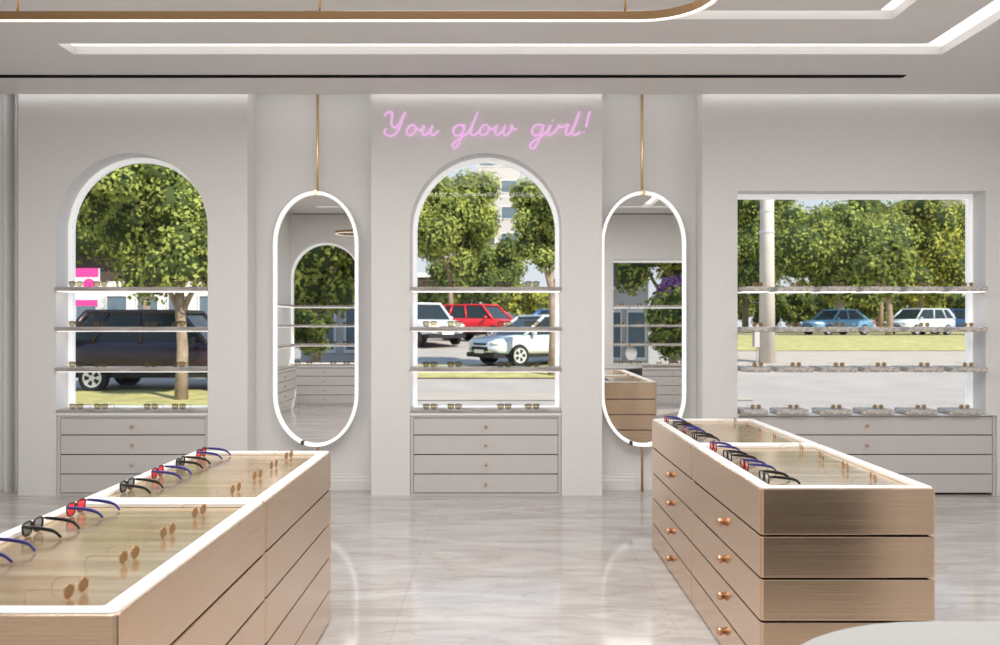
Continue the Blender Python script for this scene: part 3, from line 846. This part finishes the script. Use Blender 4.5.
# concrete pole outside the rectangular window
t = thing('street_pole', 'thick pale concrete pole standing outside the rectangular window', 'pole', ((767-500)*26/F, 26, gz(26)))
obj('shaft', tube(BM(), [(0, 0, 0), (0, 0, 9)], [.25, .17], 20), M_pole, t, smooth=True)
bm = BM(); tube(bm, [(0, 0, 4.05), (0, 0, 4.12)], .235, 20); tube(bm, [(0, 0, 4.7), (0, 0, 4.74)], .225, 20)
obj('band', bm, M_rim, t)
bm = BM(); box(bm, -.42, -.26, -.12, .12, .5, 1.15); tube(bm, [(-.31, 0, 0), (-.31, 0, .6)], .03, 8)
obj('junction_box', bm, M_bgrey, t)

def car(label, d, px, yaw, L, W, H, paint, style='hatch', y=None, x=None, z=None):
    """nose to local -x; centre at pixel column px seen at distance d"""
    xx = (px-500)*d/F if x is None else x
    t = thing('car', label, 'car', (xx, d if y is None else y, (gz(d) if z is None else z)), yaw, 'cars parked outside')
    hb = H*.24; belt = H*.60
    wr = .33
    if style == 'suv': hood, cowl, rf, rr, tail = .66, .27, .40, .86, .97
    elif style == 'sedan': hood, cowl, rf, rr, tail = .58, .28, .42, .70, .86
    elif style == 'van': hood, cowl, rf, rr, tail = .64, .20, .36, .88, .97
    else: hood, cowl, rf, rr, tail = .60, .24, .42, .80, .94
    zs = []
    st = [0, .015, .05, .12, cowl, .5, .8, tail, .97, .99, 1.0]
    if style == 'sedan': tops = [.42, .47, .53, .55, .60, .61, .62, .63, .60, .50, .45]
    else: tops = [.42, .48, .53, .56, .60, .61, .62, .63, .60, .52, .45]
    hws = [.72, .80, .90, .96, 1, 1, 1, .97, .93, .86, .80]
    bm = BM(); rings = []
    for u, tz, hw in zip(st, tops, hws):
        w = W/2*hw; zt = H*tz; z0 = hb if .03 < u < .97 else hb*1.15
        prof = [(-w*.92, z0), (-w, z0+.10), (-w*1.0, zt*.78), (-w*.93, zt), (w*.93, zt), (w, zt*.78), (w, z0+.10), (w*.92, z0)]
        rings.append([bm.verts.new((u*L-L/2, a, b)) for a, b in prof])
    for A, B in zip(rings, rings[1:]):
        for k in range(8): bm.faces.new((A[k], A[(k+1)%8], B[(k+1)%8], B[k]))
    bm.faces.new(rings[0]); bm.faces.new(rings[-1][::-1])
    obj('body', bm, paint, t, smooth=True)
    # glasshouse
    def gh(bm, grow, z0, z1, inset):
        P = [(cowl, z0, .90), (rf, z1, .70), (rr, z1, .70), (tail, z0, .90)]
        lo = [(P[0][0]*L-L/2, P[0][1]), (P[3][0]*L-L/2, P[3][1])]; hi = [(P[1][0]*L-L/2, P[1][1]), (P[2][0]*L-L/2, P[2][1])]
        wl, wh = W/2*.92, W/2*.74
        v = [bm.verts.new(p) for p in ((lo[0][0], -wl, z0), (lo[1][0], -wl, z0), (lo[1][0], wl, z0), (lo[0][0], wl, z0), (hi[0][0], -wh, z1), (hi[1][0], -wh, z1), (hi[1][0], wh, z1), (hi[0][0], wh, z1))]
        for q in ((0,3,2,1),(4,5,6,7),(0,1,5,4),(1,2,6,5),(2,3,7,6),(3,0,4,7)): bm.faces.new([v[i] for i in q])
        return lo, hi, wl, wh
    bm = BM(); lo, hi, wl, wh = gh(bm, 0, belt, H*.955, 0)
    obj('windows', bm, M_cglass, t)
    bm = BM()
    prism(bm, [(hi[0][0]-.05, -wh-.03), (hi[1][0]+.06, -wh-.03), (hi[1][0]+.06, wh+.03), (hi[0][0]-.05, wh+.03)], H*.95, H)
    obj('roof', bm, paint, t, bevel=.04)
    bm = BM()
    for s in (-1, 1):
        tube(bm, [(lo[0][0], s*wl, belt), (hi[0][0], s*wh, H*.96)], .05, 6); tube(bm, [(lo[1][0], s*wl, belt), (hi[1][0], s*wh, H*.96)], .09, 6)
        f = .45; tube(bm, [(lo[0][0]+(lo[1][0]-lo[0][0])*f, s*wl, belt), (hi[0][0]+(hi[1][0]-hi[0][0])*f, s*wh, H*.96)], .045, 6)
        if style in ('suv', 'van'):
            f = .78; tube(bm, [(lo[0][0]+(lo[1][0]-lo[0][0])*f, s*wl, belt), (hi[0][0]+(hi[1][0]-hi[0][0])*f, s*wh, H*.96)], .05, 6)
    obj('pillars', bm, paint, t, smooth=True)
    for ux in (.19, .81):
        for s in (-1, 1):
            w_ = obj('wheel', lathe(BM(), [(wr*.6, s*W*.5-.18*s), (wr*.97, s*W*.5-.18*s), (wr, s*W*.5-.12*s), (wr, s*(W*.5-.01)), (wr*.9, s*(W*.5+.015)), (wr*.66, s*(W*.5+.01))], 22, (ux*L-L/2, 0, wr), 'y'), M_tyre, t, smooth=False)
            bm = BM(); yy = s*(W*.5+.012)
            lathe(bm, [(wr*.66, yy), (wr*.66, yy+.012*s), (wr*.58, yy+.008*s)], 22, (ux*L-L/2, 0, wr), 'y')
            obj('rim', bm, M_rim, w_)
            bm = BM()
            for k in range(5):
                a = 2*PI*k/5
                c, sn = math.cos(a), math.sin(a)
                pts = [(wr*.20, -.03), (wr*.52, -.055), (wr*.52, .055), (wr*.20, .03)]
                bm.faces.new([bm.verts.new((ux*L-L/2+c*p-sn*q, yy+.014*s, wr+sn*p+c*q)) for p, q in pts])
            obj('rim_opening', bm, M_tyre, w_)
    for s in (-1, 1):
        bm = BM(); bmesh.ops.create_uvsphere(bm, u_segments=12, v_segments=8, radius=1, matrix=Matrix.Translation((-L/2+.16, s*W*.36, H*.455)) @ Matrix.Diagonal((.16, .17, .075, 1)))
        obj('headlight', bm, M_lamp, t, smooth=True)
        bm = BM(); bmesh.ops.create_uvsphere(bm, u_segments=12, v_segments=8, radius=1, matrix=Matrix.Translation((L/2-.09, s*W*.40, H*.52)) @ Matrix.Diagonal((.12, .12, .12, 1)))
        obj('tail_light', bm, M_tail, t, smooth=True)
        bm = BM(); bmesh.ops.create_uvsphere(bm, u_segments=10, v_segments=6, radius=1, matrix=Matrix.Translation((cowl*L-L/2+.25, s*(W*.5+.06), belt+.06)) @ Matrix.Diagonal((.07, .10, .07, 1)))
        obj('wing_mirror', bm, paint, t, smooth=True)
    bm = BM(); box(bm, -L/2-.02, -L/2+.10, -W*.25, W*.25, H*.30, H*.38); box(bm, -L/2-.01, -L/2+.1, -W*.2, W*.2, H*.41, H*.45)
    obj('grille', bm, M_tyre, t)
    bm = BM(); box(bm, -L/2+.01, L/2-.01, -W*.44, W*.44, hb*.72, hb*1.1); obj('underbody', bm, M_tyre, t)
    bm = BM(); box(bm, -L/2-.035, -L/2-.015, -.26, .26, H*.255, H*.325); obj('number_plate', bm, M_signw, t)
    return t
def paint(name, col): return pmat(name, col, .32, metal=.1, coat=.25)
P_plum = paint('paint_plum', (.03, .014, .024)); P_silver = paint('paint_silver', (.62, .68, .74)); P_red = paint('paint_red', (.70, .02, .025))
P_white = paint('paint_white', (.86, .86, .88)); P_blue = paint('paint_blue', (.16, .33, .50)); P_dblue = paint('paint_deepblue', (.03, .10, .24))
car('dark plum off-road car parked side-on in the left arched window', 20, 173, PI, 4.75, 1.9, 1.9, P_plum, 'suv')
car('silver-blue hatchback with nose to the left in the middle arched window', 25.6, 540, math.radians(32), 4.3, 1.8, 1.52, P_silver, 'hatch')
car('red estate car parked behind the silver hatchback in the middle arched window', 35, 480, math.radians(150), 3.6, 1.75, 1.52, P_red, 'van')
car('white car at the left edge of the middle arched window', 33, 420, math.radians(125), 4.2, 1.85, 1.65, P_white, 'suv')
car('dark blue car half hidden behind the silver hatchback in the middle arched window', 31.5, 563, math.radians(172), 4.0, 1.75, 1.45, P_dblue, 'sedan')
car('light blue sedan parked left of centre in the rectangular window', 50, 836, math.radians(22), 4.4, 1.8, 1.55, P_blue, 'sedan')
car('silver estate car parked at right in the rectangular window', 50, 919, math.radians(28), 4.6, 1.8, 1.6, P_silver, 'van')
car('dark blue car at the right edge of the rectangular window', 52, 960, math.radians(150), 4.4, 1.8, 1.6, P_dblue, 'hatch')
car('blue car reflected low in the left oval mirror', 9, 300, math.radians(180), 4.3, 1.8, 1.5, P_dblue, 'hatch', y=-9.6, x=-1.6, z=-.06)

# buildings
def building(label, d, px0, px1, yb_top, mat, cols, rows, zb=None, depth=6, side=1, wfrac=(.62, .55), zstart=0.0, group='buildings outside the windows'):
    x0, x1 = (px0-500)*d/F, (px1-500)*d/F
    ztop = EYE+(322-yb_top)*d/F; g = gz(d) if side > 0 else -.06
    t = thing('building', label, 'building', ((x0+x1)/2, d*side, g), 0, group)
    w = x1-x0; h = ztop-g
    obj('wall', box(BM(), -w/2, w/2, 0, depth*side, 0, h), mat, t)
    cw, rh = w/cols, (h-zstart)/rows
    for i in range(cols):
        for j in range(rows):
            cx = -w/2+(i+.5)*cw; cz = zstart+(j+.5)*rh
            a, b = cw*wfrac[0]/2, rh*wfrac[1]/2
            bm = BM(); y0 = -.06*side
            rring(bm, [(cx-a, cz-b), (cx+a, cz-b), (cx+a, cz+b), (cx-a, cz+b)], [(cx-a*.86, cz-b*.88), (cx+a*.86, cz-b*.88), (cx+a*.86, cz+b*.88), (cx-a*.86, cz+b*.88)], 0, 1)
            for v in bm.verts: v.co = (v.co.x, y0*v.co.z, v.co.y)
            f = obj('window', bm, M_bfac, t)
            bm = BM(); bm.faces.new([bm.verts.new((cx+u*a*.87, y0*.3, cz+w_*b*.89)) for u, w_ in ((-1,-1),(1,-1),(1,1),(-1,1))])
            obj('pane', bm, M_bwin, f)
    obj('cornice', box(BM(), -w/2-.1, w/2+.1, -.12*side, .3*side, h-.05, h+.22), M_bfac, t)
    return t
building('low shop building with white window frames behind the dark car, left arched window', 31, 40, 225, 287, M_bfac, 6, 1, zstart=.5, wfrac=(.74, .72))
b_ = thing('shop_upper', 'dark brown upper shopfront with pale awning in the left arched window', 'building', ((132-500)*38.5/F, 38.5, gz(38.5)))
zt = EYE+(322-243)*38.5/F-gz(38.5)
obj('wall', box(BM(), -4.4, 4.4, 0, 4, 0, zt), M_bbrown, b_)
bm = BM(); box(bm, -4.5, 4.5, -.9, 0, zt-.05, zt+.12); box(bm, -4.5, 4.5, -.95, -.85, zt-.3, zt+.12); obj('awning', bm, M_signw, b_)
s_ = thing('pink_sign', 'pink and white advertising board left of the tree in the left arched window', 'sign', ((84-500)*23/F, 23, gz(23)))
zc = EYE+(322-283)*23/F-gz(23)
obj('board', box(BM(), -.42, .42, -.04, .04, zc-.62, zc+.42), M_signw, s_)
bm = BM(); box(bm, -.42, .42, -.055, -.041, zc+.18, zc+.42)
lathe(bm, [(.16, -.055), (.16, -.041)], 16, (.16, 0, zc-.02), 'y'); box(bm, -.40, .40, -.055, -.041, zc-.62, zc-.45)
obj('printed_panel', bm, M_pink, s_)
bm = BM(); tube(bm, [(-.35, 0, 0), (-.35, 0, zc-.62)], .04, 8); tube(bm, [(.35, 0, 0), (.35, 0, zc-.62)], .04, 8); obj('post', bm, M_bgrey, s_)
building('grey multi-storey block behind the trees in the middle arched window', 70, 476, 520, 120, M_bgrey, 2, 8, wfrac=(.8, .5))
building('low pale kiosk behind the bushes in the middle arched window', 50, 400, 475, 276, M_bbrown, 4, 1, wfrac=(.7, .5))
building('tall pale block at the far right of the rectangular window', 95, 962, 992, 150, M_bgrey, 3, 10)
building('grey shopfront reflected in the right oval mirror', 11, 610, 820, 120, M_bgrey, 4, 2, side=-1, wfrac=(.8, .72), group='buildings reflected in the mirrors')
building('grey shopfront reflected in the left oval mirror', 14, 120, 420, 100, M_bgrey, 4, 2, side=-1, wfrac=(.8, .7), group='buildings reflected in the mirrors')

# ------------------------------------------------------------------ light
def area(name, loc, rot, sx, sy, power, col=(1, .985, .965)):
    l = bpy.data.lights.new(name, 'AREA'); l.shape = 'RECTANGLE'; l.size = sx; l.size_y = sy; l.energy = power; l.color = col
    o = bpy.data.objects.new(name, l); o.location = loc; o.rotation_euler = rot; link(o)
    return o
area('overhead_fill_light', (-2.2, 3.4, 2.97), (0, 0, 0), 1.4, 1.6, 43)  # area lamps here are added room fill; the ceiling holds no such panels
area('overhead_fill_light', (0, 3.4, 2.97), (0, 0, 0), 1.4, 1.6, 43)
area('overhead_fill_light', (3.3, 3.4, 2.97), (0, 0, 0), 1.4, 1.6, 43)
area('overhead_fill_light', (0, 2.02, 2.97), (0, 0, 0), 4.0, .35, 66)
s = bpy.data.lights.new('sun', 'SUN'); s.energy = 6.6; s.angle = math.radians(1.0); s.color = (1, .93, .80)
so = bpy.data.objects.new('sun', s); so.rotation_euler = Vector((.50, -.62, .66)).to_track_quat('Z', 'Y').to_euler(); link(so)

w = bpy.data.worlds.new('sky'); sc.world = w; w.use_nodes = True
nt = w.node_tree; bg = nt.nodes['Background']
tc = nt.nodes.new('ShaderNodeTexCoord'); sx = nt.nodes.new('ShaderNodeSeparateXYZ'); rp = nt.nodes.new('ShaderNodeValToRGB')
nt.links.new(tc.outputs['Generated'], sx.inputs['Vector']); nt.links.new(sx.outputs['Z'], rp.inputs['Fac'])
e = rp.color_ramp.elements
e[0].position = 0.0; e[0].color = (.84, .89, .93, 1); e[1].position = .6; e[1].color = (.42, .62, .95, 1)
nt.links.new(rp.outputs['Color'], bg.inputs['Color']); bg.inputs['Strength'].default_value = .95

# ------------------------------------------------------------------ camera
cam = bpy.data.cameras.new('camera'); cam.sensor_width = 36; cam.lens = 36*F/1000; cam.clip_start = .02; cam.clip_end = 500
co = bpy.data.objects.new('camera', cam); co.location = (0, 0, EYE); co.rotation_euler = (PI/2, 0, 0); link(co)
sc.camera = co
cam.dof.use_dof = True; cam.dof.focus_distance = 3.6; cam.dof.aperture_fstop = 4.5
sc.view_settings.view_transform = 'Standard'
sc.view_settings.look = 'None'
sc.view_settings.exposure = 0.0
